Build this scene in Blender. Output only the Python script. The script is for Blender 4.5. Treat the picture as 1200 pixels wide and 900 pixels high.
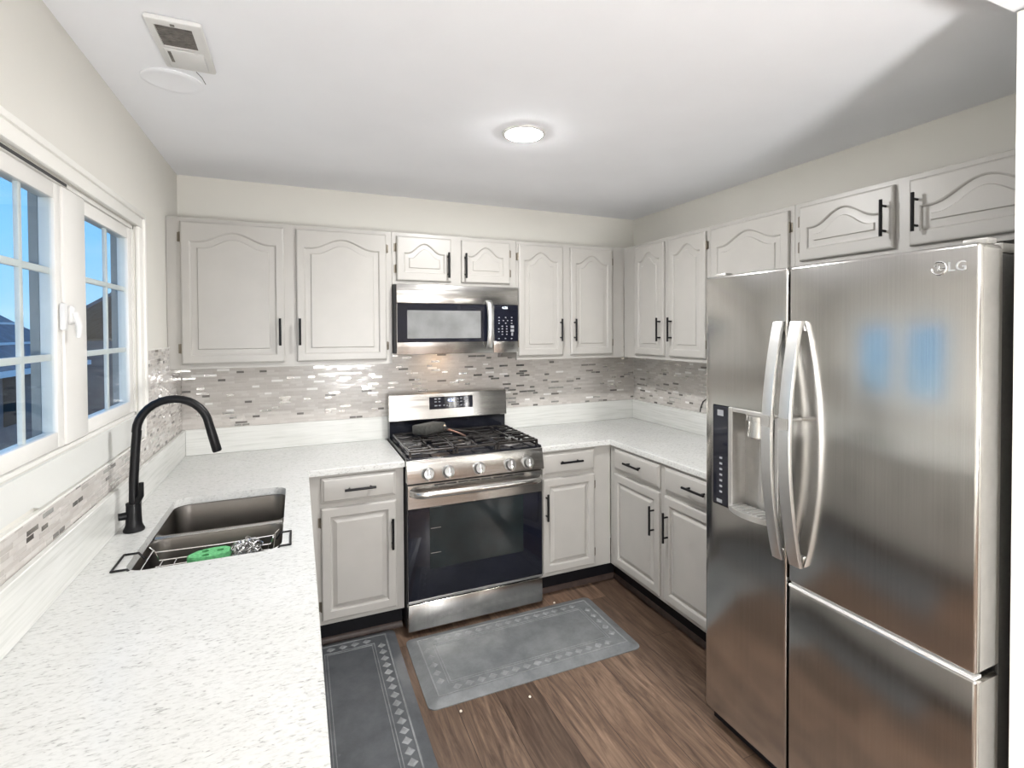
import bpy, bmesh, math, random
from mathutils import Vector, Matrix
for o in list(bpy.data.objects): bpy.data.objects.remove(o)
scn = bpy.context.scene
COL = scn.collection
rad = math.radians
# ------------------------------------------------------------------ camera
CAM = Vector((.588, -3.324, 1.579))
cam_d = bpy.data.cameras.new('camera'); cam = bpy.data.objects.new('camera', cam_d); COL.objects.link(cam)
yaw, pit, rol = rad(23.803), rad(-.953), rad(-.237)
cy_, sy_, cp_, sp_ = math.cos(yaw), math.sin(yaw), math.cos(pit), math.sin(pit)
right0 = Vector((cy_, -sy_, 0)); fwd0 = Vector((sy_, cy_, 0)); up0 = Vector((0, 0, 1))
fwd = fwd0*cp_ + up0*sp_; up1 = up0*cp_ - fwd0*sp_
right = right0*math.cos(rol) - up1*(-math.sin(rol)); up = up1*math.cos(rol) + right0*(-math.sin(rol))
mw = Matrix((right, up, -fwd)).transposed().to_4x4(); mw.translation = CAM
cam.matrix_world = mw
F_PX = 606.6
cam_d.sensor_fit = 'HORIZONTAL'; cam_d.sensor_width = 36; cam_d.lens = 36*F_PX/1200
cam_d.shift_x = (600-616.6)/1200; cam_d.shift_y = (397.5-450)/1200
cam_d.clip_start = .02; cam_d.clip_end = 300
scn.camera = cam
# ------------------------------------------------------------------ look
EXPOSURE = 1.46
L_MAIN = 225.0      # kitchen recessed lamps
L_FILL_CEIL = 5.0       # added unseen ceiling lamps behind the camera, kitchen fill
L_FILL_GLOBE = 50.0       # added unseen globe behind the camera, kitchen fill
L_HOOD = 6.0       # cooktop lamp under the microwave
SKY = 0.55
scn.view_settings.view_transform = 'Standard'; scn.view_settings.look = 'None'
scn.view_settings.exposure = EXPOSURE; scn.view_settings.gamma = 1; scn.view_settings.use_curve_mapping = False
w = bpy.data.worlds.new('dusk_sky'); scn.world = w; w.use_nodes = True
nt = w.node_tree; nt.nodes.clear()
o_ = nt.nodes.new('ShaderNodeOutputWorld'); bg = nt.nodes.new('ShaderNodeBackground')
tc = nt.nodes.new('ShaderNodeTexCoord'); sx = nt.nodes.new('ShaderNodeSeparateXYZ'); cr = nt.nodes.new('ShaderNodeValToRGB')
nt.links.new(tc.outputs['Generated'], sx.inputs[0]); nt.links.new(sx.outputs['Z'], cr.inputs[0])
cr.color_ramp.elements[0].position = 0; cr.color_ramp.elements[0].color = (.34, .60, .86, 1)
cr.color_ramp.elements[1].position = .45; cr.color_ramp.elements[1].color = (.075, .34, .80, 1)
e = cr.color_ramp.elements.new(.14); e.color = (.20, .52, .90, 1)
nz = nt.nodes.new('ShaderNodeTexNoise'); nz.inputs['Scale'].default_value = 3; nz.inputs['Detail'].default_value = 5
mp = nt.nodes.new('ShaderNodeMapping'); mp.inputs['Scale'].default_value = (1, 1, 7)
nt.links.new(tc.outputs['Generated'], mp.inputs[0]); nt.links.new(mp.outputs[0], nz.inputs[0])
cl = nt.nodes.new('ShaderNodeValToRGB'); cl.color_ramp.elements[0].position = .52; cl.color_ramp.elements[1].position = .75
cl.color_ramp.elements[0].color = (0, 0, 0, 1); cl.color_ramp.elements[1].color = (.35, .35, .35, 1)
nt.links.new(nz.outputs[0], cl.inputs[0])
mx = nt.nodes.new('ShaderNodeMix'); mx.data_type = 'RGBA'; mx.inputs[7].default_value = (.55, .72, .9, 1)
nt.links.new(cl.outputs[0], mx.inputs[0]); nt.links.new(cr.outputs[0], mx.inputs[6]); nt.links.new(mx.outputs[2], bg.inputs[0])
bg.inputs[1].default_value = SKY; nt.links.new(bg.outputs[0], o_.inputs[0])

# ------------------------------------------------------------------ materials
def lin(r, g, b):
    f = lambda c: (c/255/12.92) if c/255 <= .04045 else ((c/255+.055)/1.055)**2.4
    return (f(r), f(g), f(b), 1)
class NT:
    def __init__(s, name):
        s.m = bpy.data.materials.new(name); s.m.use_nodes = True; s.t = s.m.node_tree
        s.p = s.t.nodes['Principled BSDF']; s.out = s.t.nodes['Material Output']
    def n(s, typ, **kw):
        x = s.t.nodes.new(typ)
        for k, v in kw.items():
            if k.startswith('_'): setattr(x, k[1:], v)
            else:
                x.inputs[int(k[1:]) if k[0] == 'i' and k[1:].isdigit() else k.replace('_', ' ')].default_value = v
        return x
    def l(s, a, b): s.t.links.new(a, b)
    def ramp(s, src, stops, mode='LINEAR'):
        r = s.t.nodes.new('ShaderNodeValToRGB'); r.color_ramp.interpolation = mode
        el = r.color_ramp.elements
        while len(el) < len(stops): el.new(.5)
        for i, (p, c) in enumerate(stops): el[i].position = p; el[i].color = c if len(c) == 4 else (*c, 1)
        s.l(src, r.inputs[0]); return r.outputs[0]
    def coords(s, scale=(1, 1, 1), rot=(0, 0, 0)):
        t = s.n('ShaderNodeTexCoord'); m = s.n('ShaderNodeMapping')
        m.inputs['Scale'].default_value = scale; m.inputs['Rotation'].default_value = rot
        s.l(t.outputs['Object'], m.inputs[0]); return m.outputs[0]
    def bump(s, h, strength=.3, dist=.002):
        b = s.n('ShaderNodeBump'); b.inputs['Strength'].default_value = strength; b.inputs['Distance'].default_value = dist
        s.l(h, b.inputs['Height']); s.l(b.outputs[0], s.p.inputs['Normal'])
    def mix(s, fac, a, b, blend='MIX'):
        m = s.n('ShaderNodeMix', _data_type='RGBA', _blend_type=blend)
        for i, v in ((0, fac), (6, a), (7, b)):
            if hasattr(v, 'links'): s.l(v, m.inputs[i])
            else: m.inputs[i].default_value = v
        return m.outputs[2]
def simple(name, col, rough=.5, metal=0, noise=0, nscale=40, spec=.5, bump=0):
    k = NT(name); p = k.p
    p.inputs['Roughness'].default_value = rough; p.inputs['Metallic'].default_value = metal
    p.inputs['Specular IOR Level'].default_value = spec; p.inputs['Base Color'].default_value = col
    if noise or bump:
        nn = k.n('ShaderNodeTexNoise', Scale=nscale, Detail=4.0); k.l(k.coords(), nn.inputs[0])
        if noise:
            d = [c*(1-noise) for c in col[:3]]; b = [min(1, c*(1+noise)) for c in col[:3]]
            k.l(k.ramp(nn.outputs[0], [(.3, d), (.7, b)]), p.inputs['Base Color'])
        if bump: k.bump(nn.outputs[0], bump, .001)
    return k.m
MAT = {}
MAT['wall'] = simple('wall_paint', (.725, .71, .66, 1), .75, noise=.015, nscale=3, spec=.25, bump=.04)
MAT['apron'] = simple('apron_paint', (.66, .665, .64, 1), .6, noise=.01, nscale=4, spec=.3)
MAT['wall_taupe'] = simple('taupe_low_bounce_paint', (.33, .31, .285, 1), .75, noise=.015, nscale=3, spec=.25)  # unseen dining walls set dark to cut the light bounced into the kitchen
MAT['ceiling'] = simple('ceiling_paint', (.91, .925, .96, 1), .85, noise=.012, nscale=4, spec=.2)
MAT['trim'] = simple('white_trim_paint', (.80, .79, .75, 1), .35, noise=.012, nscale=6)
MAT['vinyl'] = simple('white_vinyl', (.74, .73, .70, 1), .35, noise=.012, nscale=8)
MAT['cab'] = simple('greige_cabinet_paint', (.415, .402, .378, 1), .36, noise=.025, nscale=9, bump=.03)
MAT['cabdark'] = simple('black_toe_kick', (.006, .006, .008, 1), .5, noise=.2, nscale=20, spec=.2)
MAT['shoe'] = simple('dark_brown_shoe_moulding', (.05, .032, .026, 1), .5, noise=.25, nscale=30)
MAT['black'] = simple('matte_black_metal', (.005, .005, .006, 1), .42, noise=.1, spec=.25)
MAT['hinge'] = simple('aged_hinge_metal', (.16, .14, .11, 1), .4, metal=.8, noise=.2)
MAT['enamel'] = simple('black_enamel', (.010, .011, .016, 1), .12, noise=.1)
MAT['iron'] = simple('cast_iron', (.020, .018, .017, 1), .20, noise=.35, nscale=90, bump=.03, spec=.9)
MAT['burner'] = simple('burner_aluminium', (.30, .29, .28, 1), .4, metal=.8, noise=.25, nscale=60)
MAT['rubber'] = simple('dark_plastic', (.025, .025, .027, 1), .5, noise=.1)
MAT['white_plastic'] = simple('white_plastic', (.70, .70, .69, 1), .4, noise=.01)
MAT['grille'] = simple('dusty_grille', (.17, .16, .145, 1), .7, noise=.3, nscale=60)
MAT['chrome'] = simple('bright_chrome', (.85, .85, .85, 1), .08, metal=1, noise=.02)
MAT['handle'] = simple('satin_handle_metal', (.80, .80, .79, 1), .36, metal=1, noise=.02)
MAT['fridge_side'] = simple('grey_fridge_case', (.10, .10, .098, 1), .45, noise=.1, nscale=120)
MAT['fridge_edge'] = simple('satin_door_edge', (.50, .49, .465, 1), .42, metal=.7, noise=.04)
MAT['disp'] = simple('dispenser_grey', (.42, .41, .39, 1), .35, metal=.5, noise=.05)
MAT['sponge'] = simple('green_sponge', (.12, .42, .17, 1), .9, noise=.3, nscale=120, bump=.5)
MAT['block'] = simple('dark_grey_stone', (.06, .06, .055, 1), .6, noise=.3, nscale=60)
MAT['copper'] = simple('tarnished_copper', (.55, .33, .26, 1), .35, metal=.9, noise=.3)
MAT['knob'] = simple('knob_metal', (.26, .26, .255, 1), .34, metal=1, noise=.05)
MAT['channel'] = simple('grey_screen_channel', (.22, .24, .25, 1), .5, noise=.05)
MAT['cord'] = simple('black_cord', (.015, .015, .015, 1), .5, noise=.1)
MAT['plate'] = simple('taupe_plate', (.17, .15, .14, 1), .45, noise=.1)
MAT['crumb'] = simple('bread_crumb', (.75, .70, .60, 1), .9, noise=.1)
def steel(name, col, rough, scale=(1, 1, 300), amp=.05):
    k = NT(name); p = k.p; p.inputs['Metallic'].default_value = 1; p.inputs['Base Color'].default_value = col
    nn = k.n('ShaderNodeTexNoise', Scale=1.0, Detail=3.0); k.l(k.coords(scale), nn.inputs[0])
    r = k.ramp(nn.outputs[0], [(.3, (rough-amp,)*3), (.7, (rough+amp,)*3)]); k.l(r, p.inputs['Roughness'])
    d = [c*.95 for c in col[:3]]; b = [min(1, c*1.05) for c in col[:3]]
    k.l(k.ramp(nn.outputs[0], [(.3, d), (.7, b)]), p.inputs['Base Color'])
    return k.m
MAT['steel'] = steel('brushed_steel', (.60, .59, .57, 1), .20, (300, 300, 2))
MAT['steel_h'] = steel('brushed_steel_horizontal', (.62, .61, .59, 1), .20, (2, 2, 300))
MAT['fridge'] = steel('fridge_steel', (.55, .54, .52, 1), .175, (400, 400, 1.5), .012)
MAT['sink'] = simple('sink_steel', (.15, .14, .128, 1), .30, metal=1, noise=.05, nscale=12)
MAT['wool'] = simple('scourer_steel', (.75, .75, .75, 1), .2, metal=1, noise=.2)
def emit(name, col, st):
    k = NT(name); p = k.p; p.inputs['Base Color'].default_value = col
    p.inputs['Emission Color'].default_value = col; p.inputs['Emission Strength'].default_value = st; return k.m
MAT['lamp'] = emit('lamp_diffuser_lit', (1, .992, .985, 1), L_MAIN)
MAT['lamp2'] = emit('lamp_diffuser_lit_dim', (1, .992, .985, 1), L_MAIN*.08)
MAT['fill_ceil'] = emit('fill_ceiling_lamp_lit', (1, .98, .955, 1), L_FILL_CEIL)
MAT['globe'] = emit('fill_globe_lit', (1, .988, .975, 1), L_FILL_GLOBE)
MAT['hoodlamp'] = emit('cooktop_lamp_lit', (1, .66, .38, 1), L_HOOD)
MAT['digits'] = emit('clock_digits_lit', (.45, .55, 1, 1), .8)
MAT['digits_w'] = emit('clock_digits_white_lit', (.8, .92, 1, 1), .45)
MAT['legend'] = simple('printed_legend', (.27, .275, .29, 1), .5, noise=.05)
def glassblack(name, col, rough=.05):
    k = NT(name); p = k.p; p.inputs['Base Color'].default_value = col; p.inputs['Roughness'].default_value = rough
    p.inputs['IOR'].default_value = 1.5
    nn = k.n('ShaderNodeTexNoise', Scale=7.0, Detail=5.0); k.l(k.coords(), nn.inputs[0])
    k.l(k.ramp(nn.outputs[0], [(.35, [c*.8 for c in col[:3]]), (.7, [c*1.25 for c in col[:3]])]), p.inputs['Base Color'])
    return k.m
MAT['bglass'] = glassblack('black_glass', (.008, .009, .016, 1))
MAT['owin'] = glassblack('oven_window_glass', (.017, .023, .025, 1), .07)
MAT['mwin'] = glassblack('microwave_window_glass', (.20, .205, .205, 1), .12)
def window_glass():
    k = NT('window_glass'); k.t.nodes.remove(k.p)
    tr = k.n('ShaderNodeBsdfTransparent'); gl = k.n('ShaderNodeBsdfGlossy', Roughness=.01); fr = k.n('ShaderNodeLayerWeight'); pw = k.n('ShaderNodeMath', _operation='POWER', i1=5.0); ma = k.n('ShaderNodeMath', _operation='MULTIPLY_ADD', i1=.35, i2=.03)
    k.l(fr.outputs['Facing'], pw.inputs[0]); k.l(pw.outputs[0], ma.inputs[0])
    tr.inputs[0].default_value = (.93, .96, .97, 1)
    m = k.n('ShaderNodeMixShader'); k.l(ma.outputs[0], m.inputs[0]); k.l(tr.outputs[0], m.inputs[1]); k.l(gl.outputs[0], m.inputs[2])
    k.l(m.outputs[0], k.out.inputs[0]); return k.m
MAT['glass'] = window_glass()
def quartz(name, streak=False):
    k = NT(name); p = k.p; p.inputs['Roughness'].default_value = .22
    c = k.coords((75, 190, 120) if not streak else (4, 4, 90), (0, 0, .5) if not streak else (0, 0, 0))
    nn = k.n('ShaderNodeTexNoise', Scale=1.0, Detail=3.0, Roughness=.55, Distortion=.6); k.l(c, nn.inputs[0])
    n2 = k.n('ShaderNodeTexNoise', Scale=5.0, Detail=2.0); k.l(k.coords(), n2.inputs[0])
    if streak: r = k.ramp(nn.outputs[0], [(.25, (.58, .59, .56)), (.5, (.69, .695, .67)), (.75, (.74, .745, .72))])
    else: r = k.ramp(nn.outputs[0], [(.28, (.34, .34, .33)), (.38, (.58, .585, .57)), (.50, (.655, .66, .645)), (.8, (.695, .70, .685))])
    r2 = k.ramp(n2.outputs[0], [(.35, (.95, .95, .94)), (.7, (1, 1, 1))])
    k.l(k.mix(1.0, r, r2, 'MULTIPLY'), p.inputs['Base Color'])
    return k.m
MAT['quartz'] = quartz('white_flecked_quartz'); MAT['quartz_up'] = quartz('streaked_quartz_upstand', True)
def mosaic(name, axis):
    k = NT(name); p = k.p
    rot = (rad(90), 0, 0) if axis == 'y' else (rad(90), 0, rad(90))
    t = k.n('ShaderNodeTexCoord'); sep = k.n('ShaderNodeSeparateXYZ'); com = k.n('ShaderNodeCombineXYZ')
    k.l(t.outputs['Object'], sep.inputs[0]); k.l(sep.outputs['X' if axis == 'y' else 'Y'], com.inputs[0]); k.l(sep.outputs['Z'], com.inputs[1])
    def brick(w, h, off, seed):
        b = k.n('ShaderNodeTexBrick', _offset=off, _offset_frequency=2, _squash=.62, _squash_frequency=3)
        b.inputs['Color1'].default_value = (0, 0, 0, 1); b.inputs['Color2'].default_value = (1, 1, 1, 1); b.inputs['Mortar'].default_value = (.5, .5, .5, 1)
        b.inputs['Scale'].default_value = 1; b.inputs['Mortar Size'].default_value = .0011; b.inputs['Mortar Smooth'].default_value = .1
        b.inputs['Bias'].default_value = 0; b.inputs['Brick Width'].default_value = w; b.inputs['Row Height'].default_value = h
        k.l(com.outputs[0], b.inputs['Vector']); return b
    b = brick(.062, .0142, .37, 0)
    pal = [(0, (.52, .49, .46)), (.18, (.55, .52, .49)), (.36, (.485, .455, .425)), (.52, (.565, .54, .51)), (.70, (.53, .50, .47)),
           (.84, (.56, .55, .53)), (.93, (.15, .14, .13)), (.965, (.84, .83, .81))]
    k.l(k.ramp(b.outputs['Color'], [(0, (0, 0, 0)), (.84, (.92, .92, .92)), (.93, (0, 0, 0))], 'CONSTANT'), p.inputs['Metallic'])
    col = k.ramp(b.outputs['Color'], pal, 'CONSTANT')
    k.l(k.mix(b.outputs['Fac'], col, (.52, .49, .46, 1)), p.inputs['Base Color'])
    rr = k.ramp(b.outputs['Color'], [(0, (.16,)*3), (.36, (.3,)*3), (.84, (.15,)*3), (.93, (.2,)*3)], 'CONSTANT')
    k.l(rr, p.inputs['Roughness']); p.inputs['IOR'].default_value = 1.55
    inv = k.n('ShaderNodeMath', _operation='SUBTRACT', i0=1.0); k.l(b.outputs['Fac'], inv.inputs[1]); k.bump(inv.outputs[0], .4, .001)
    return k.m
MAT['tile_y'] = mosaic('linear_mosaic_tile', 'y'); MAT['tile_x'] = mosaic('linear_mosaic_tile_side', 'x')
def planks():
    k = NT('wood_plank_floor'); p = k.p; p.inputs['Roughness'].default_value = .38
    t = k.n('ShaderNodeTexCoord'); sep = k.n('ShaderNodeSeparateXYZ'); com = k.n('ShaderNodeCombineXYZ')
    k.l(t.outputs['Object'], sep.inputs[0]); k.l(sep.outputs['Y'], com.inputs[0]); k.l(sep.outputs['X'], com.inputs[1])
    b = k.n('ShaderNodeTexBrick', _offset=.37, _offset_frequency=2)
    b.inputs['Color1'].default_value = (0, 0, 0, 1); b.inputs['Color2'].default_value = (1, 1, 1, 1); b.inputs['Mortar'].default_value = (.5,)*3+(1,)
    b.inputs['Scale'].default_value = 1; b.inputs['Mortar Size'].default_value = .0012; b.inputs['Brick Width'].default_value = 1.2; b.inputs['Row Height'].default_value = .178
    k.l(com.outputs[0], b.inputs['Vector'])
    add = k.n('ShaderNodeMix', _data_type='RGBA', _blend_type='ADD'); add.inputs[0].default_value = 4.0
    cc = k.n('ShaderNodeVectorMath', _operation='SCALE'); cc.inputs[3].default_value = 7.3; k.l(b.outputs['Color'], cc.inputs[0])
    va = k.n('ShaderNodeVectorMath', _operation='ADD'); k.l(t.outputs['Object'], va.inputs[0]); k.l(cc.outputs[0], va.inputs[1])
    m = k.n('ShaderNodeMapping'); m.inputs['Scale'].default_value = (34, 3.0, 1); k.l(va.outputs[0], m.inputs[0])
    g = k.n('ShaderNodeTexNoise', Scale=1.0, Detail=6.0, Roughness=.65, Distortion=1.4); k.l(m.outputs[0], g.inputs[0])
    m2 = k.n('ShaderNodeMapping'); m2.inputs['Scale'].default_value = (5, 1.1, 1); k.l(va.outputs[0], m2.inputs[0])
    g2 = k.n('ShaderNodeTexNoise', Scale=1.0, Detail=3.0); k.l(m2.outputs[0], g2.inputs[0])
    base = k.ramp(g.outputs[0], [(.28, (.042, .027, .020)), (.45, (.105, .070, .050)), (.6, (.165, .115, .083)), (.78, (.26, .19, .14))])
    tone = k.ramp(b.outputs['Color'], [(0, (.66, .62, .60)), (.5, (1, .97, .94)), (1, (1.38, 1.30, 1.24))])
    t2 = k.ramp(g2.outputs[0], [(.3, (.75, .73, .72)), (.7, (1.2, 1.2, 1.2))])
    c = k.mix(1.0, base, tone, 'MULTIPLY'); c = k.mix(1.0, c, t2, 'MULTIPLY')
    k.l(k.mix(b.outputs['Fac'], c, (.022, .014, .011, 1)), p.inputs['Base Color'])
    k.bump(g.outputs[0], .12, .001); return k.m
MAT['floor'] = planks()
def matstuff(name, a, b):
    k = NT(name); p = k.p; p.inputs['Roughness'].default_value = .42
    nn = k.n('ShaderNodeTexNoise', Scale=9.0, Detail=7.0, Roughness=.7); k.l(k.coords(), nn.inputs[0])
    k.l(k.ramp(nn.outputs[0], [(.3, a), (.7, b)]), p.inputs['Base Color'])
    n2 = k.n('ShaderNodeTexNoise', Scale=60.0, Detail=3.0); k.l(k.coords(), n2.inputs[0]); k.bump(n2.outputs[0], .25, .001); return k.m
MAT['mat'] = matstuff('worn_grey_rubber', (.105, .112, .118), (.20, .21, .215)); MAT['mat_dark'] = matstuff('dark_grey_rubber', (.055, .06, .066), (.105, .112, .12))
MAT['mat_hi'] = matstuff('pale_rubber_relief', (.15, .157, .16), (.29, .30, .305)); MAT['mat_hi2'] = matstuff('grey_rubber_relief', (.13, .138, .14), (.27, .28, .285))
MAT['roof'] = simple('slate_roof', (.07, .085, .12, 1), .6, noise=.4, nscale=3)
MAT['siding'] = simple('dusk_siding', (.10, .10, .115, 1), .8, noise=.2, nscale=2)
MAT['leaf'] = simple('dusk_tree_twigs', (.05, .045, .05, 1), .9, noise=.4, nscale=4)
MAT['grass'] = simple('dusk_ground', (.06, .065, .07, 1), .95, noise=.4, nscale=1)
MAT['gutter'] = simple('pale_gutter', (.5, .55, .62, 1), .5, noise=.05)

# ------------------------------------------------------------------ mesh helpers
class MB:
    def __init__(s): s.b = bmesh.new()
    def box(s, x0, y0, z0, x1, y1, z1, bev=0, seg=2, fn=None):
        n0 = bmesh.ops.create_cube(s.b, size=1)['verts']
        for v in n0:
            v.co = Vector((x0+(v.co.x+.5)*(x1-x0), y0+(v.co.y+.5)*(y1-y0), z0+(v.co.z+.5)*(z1-z0)))
        if bev:
            ed = list({e for v in n0 for e in v.link_edges})
            r = bmesh.ops.bevel(s.b, geom=ed, offset=bev, segments=seg, profile=.5, affect='EDGES')
        return s
    def tube(s, pts, r, seg=10, closed=False):
        pts = [Vector(p) for p in pts]; n = len(pts)
        rs = r if isinstance(r, (list, tuple)) else [r]*n
        rings = []; nrm = None
        for i, p in enumerate(pts):
            if closed: d = pts[(i+1) % n]-pts[i-1]
            else: d = pts[min(i+1, n-1)]-pts[max(i-1, 0)]
            d.normalize()
            if nrm is None:
                a = Vector((0, 0, 1)) if abs(d.z) < .9 else Vector((1, 0, 0)); nrm = d.cross(a).normalized()
            else:
                nrm = nrm-d*nrm.dot(d)
                nrm = nrm.normalized() if nrm.length > 1e-6 else d.orthogonal().normalized()
            bn = d.cross(nrm)
            rings.append([s.b.verts.new(p+(nrm*math.cos(t)+bn*math.sin(t))*rs[i]) for t in [2*math.pi*k/seg for k in range(seg)]])
        for i in range(n if closed else n-1):
            A, B = rings[i], rings[(i+1) % n]
            for k in range(seg): s.b.faces.new((A[k], A[(k+1) % seg], B[(k+1) % seg], B[k]))
        if not closed: s.b.faces.new(rings[0]); s.b.faces.new(rings[-1])
        return s
    def lathe(s, prof, c, axis=(0, 0, 1), seg=28, cap=True):
        ax = Vector(axis).normalized(); u = ax.orthogonal().normalized(); v = ax.cross(u); c = Vector(c); rings = []
        for r, h in prof:
            rings.append([s.b.verts.new(c+ax*h+(u*math.cos(t)+v*math.sin(t))*max(r, 1e-5)) for t in [2*math.pi*k/seg for k in range(seg)]])
        for A, B in zip(rings, rings[1:]):
            for k in range(seg): s.b.faces.new((A[k], A[(k+1) % seg], B[(k+1) % seg], B[k]))
        if cap: s.b.faces.new(rings[0]); s.b.faces.new(rings[-1])
        return s
    def loops(s, lps, cap=True, closed=True):
        R = [[s.b.verts.new(Vector(p)) for p in l] for l in lps]; n = len(R[0])
        for A, B in zip(R, R[1:]):
            for k in range(n if closed else n-1): s.b.faces.new((A[k], A[(k+1) % n], B[(k+1) % n], B[k]))
        if cap: s.b.faces.new(R[0]); s.b.faces.new(R[-1])
        return s
    def prism(s, poly, lo, hi, ax='z'):
        f = {'z': lambda p, h: (p[0], p[1], h), 'y': lambda p, h: (p[0], h, p[1]), 'x': lambda p, h: (h, p[0], p[1])}[ax]
        return s.loops([[f(p, lo) for p in poly], [f(p, hi) for p in poly]])
    def map(s, fn):
        for v in s.b.verts: v.co = Vector(fn(v.co))
        return s
    def cut(s, cutter):
        """boolean difference with another MB"""
        def ob(b):
            bmesh.ops.recalc_face_normals(b, faces=b.faces); m = bpy.data.meshes.new('t'); b.to_mesh(m); o = bpy.data.objects.new('t', m); COL.objects.link(o); return o
        A, B = ob(s.b), ob(cutter.b)
        md = A.modifiers.new('b', 'BOOLEAN'); md.object = B; md.operation = 'DIFFERENCE'; md.solver = 'EXACT'
        bpy.context.view_layer.update()
        me = bpy.data.meshes.new_from_object(A.evaluated_get(bpy.context.evaluated_depsgraph_get()))
        s.b.clear(); s.b.from_mesh(me)
        for o in (A, B):
            m = o.data; bpy.data.objects.remove(o); bpy.data.meshes.remove(m)
        bpy.data.meshes.remove(me); return s
    def build(s, name, mat, parent=None, smooth=True, label=None, angle=32):
        bmesh.ops.recalc_face_normals(s.b, faces=s.b.faces)
        me = bpy.data.meshes.new(name)
        if parent is None:
            xs = [v.co for v in s.b.verts]
            off = Vector(((min(c.x for c in xs)+max(c.x for c in xs))/2, (min(c.y for c in xs)+max(c.y for c in xs))/2, min(c.z for c in xs)))
        else: off = world_loc(parent)
        for v in s.b.verts: v.co -= off
        if smooth:
            for f in s.b.faces: f.smooth = True
            for ed in s.b.edges:
                if len(ed.link_faces) == 2 and ed.calc_face_angle(0) > rad(angle): ed.smooth = False
        s.b.to_mesh(me); s.b.free()
        o = bpy.data.objects.new(name, me); COL.objects.link(o)
        if mat: me.materials.append(MAT[mat] if isinstance(mat, str) else mat)
        if parent is None: o.location = off
        else: o.parent = parent
        if label: o['label'] = label
        return o
def world_loc(o):
    l = Vector(o.location)
    while o.parent: o = o.parent; l += Vector(o.location)
    return l
def thing(name, label, cat, loc, group=None):
    o = bpy.data.objects.new(name, None); COL.objects.link(o); o.location = loc; o.empty_display_size = .05
    o['label'] = label; o['category'] = cat
    if group: o['group'] = group
    return o
def tag(o, label, cat, group=None):
    o['label'] = label; o['category'] = cat
    if group: o['group'] = group
    return o
def struct(o, label=None):
    o['kind'] = 'structure'
    if label: o['label'] = label
    return o
def text(name, string, size, origin, xdir, ydir, mat, parent, depth=.0008):
    cu = bpy.data.curves.new('t', 'FONT'); cu.body = string; cu.size = size; cu.align_x = 'CENTER'; cu.align_y = 'CENTER'; cu.extrude = depth; cu.resolution_u = 3
    o = bpy.data.objects.new('t', cu); COL.objects.link(o); bpy.context.view_layer.update()
    me = bpy.data.meshes.new_from_object(o.evaluated_get(bpy.context.evaluated_depsgraph_get())); bpy.data.objects.remove(o); bpy.data.curves.remove(cu)
    mb = MB(); mb.b.from_mesh(me); bpy.data.meshes.remove(me)
    X, Y, O = Vector(xdir), Vector(ydir), Vector(origin); Z = X.cross(Y)
    mb.map(lambda c: O+X*c.x+Y*c.y+Z*c.z)
    return mb.build(name, mat, parent, smooth=False)

# ------------------------------------------------------------------ room dimensions
W, H = 2.962, 2.427
YD = -2.65          # kitchen / dining line
ZC = .906           # counter top
def sbox(name, mat, x0, y0, z0, x1, y1, z1, label=None):
    m = MB(); m.box(x0, y0, z0, x1, y1, z1); return struct(m.build(name, mat, smooth=False), label)
sbox('floor', 'floor', -.15, -6.4, -.1, 4.65, .15, 0, 'brown wood plank floor')
sbox('ceiling', 'ceiling', -.15, -6.4, H, 4.65, .15, H+.1, 'white ceiling')
WY0, WY1, WZ0, WZ1 = -2.0, -.815, 1.252, 2.0       # window opening in the left wall
m = MB(); m.box(-.075, -6.4, 0, 0, .14, H); c = MB(); c.box(-.3, WY0, WZ0, .1, WY1, WZ1); m.cut(c)
struct(m.build('wall_left', 'wall', smooth=False), 'beige left wall with the window')
sbox('wall_back', 'wall', 0, 0, 0, W+.14, .14, H, 'beige back wall above the cabinets')
sbox('wall_right', 'wall', W, YD-.12, 0, W+.14, 0, H, 'beige right wall above the cabinets')
sbox('wall_fridge', 'trim', 2.185, YD-.12, 0, W, YD-.002, H, 'short white wall end beside the refrigerator')
sbox('wall_dining', 'wall_taupe', W+.14, YD-.12, 0, 4.65, YD-.002, H)
sbox('wall_side', 'wall_taupe', 4.51, -6.4, 0, 4.65, YD-.12, H)
sbox('wall_front', 'wall_taupe', 0, -6.4, 0, 4.51, -6.26, H)
sbox('wall_header', 'ceiling', 0, YD-.12, 2.335, 2.185, YD-.002, H)
# crown moulding on the dining side of the header
prof = [(0, 0), (.012, 0), (.018, .012), (.03, .018), (.045, .04), (.07, .062), (.078, .078), (.09, .082), (.09, .1), (0, .1)]
m = MB(); m.loops([[(x, YD-.121-a, H-.1+b) for a, b in prof] for x in (0.0, 2.28)])
struct(m.build('trim_crown', 'trim', smooth=False), 'white crown moulding')
m = MB()
m.box(2.154, YD-.015, 0, 2.184, YD-.125, 2.325, .003); m.box(2.156, YD-.122, 0, 2.262, YD-.138, 2.325, .004)
struct(m.build('trim_casing', 'trim'), 'white vertical casing beside the refrigerator')

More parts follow.
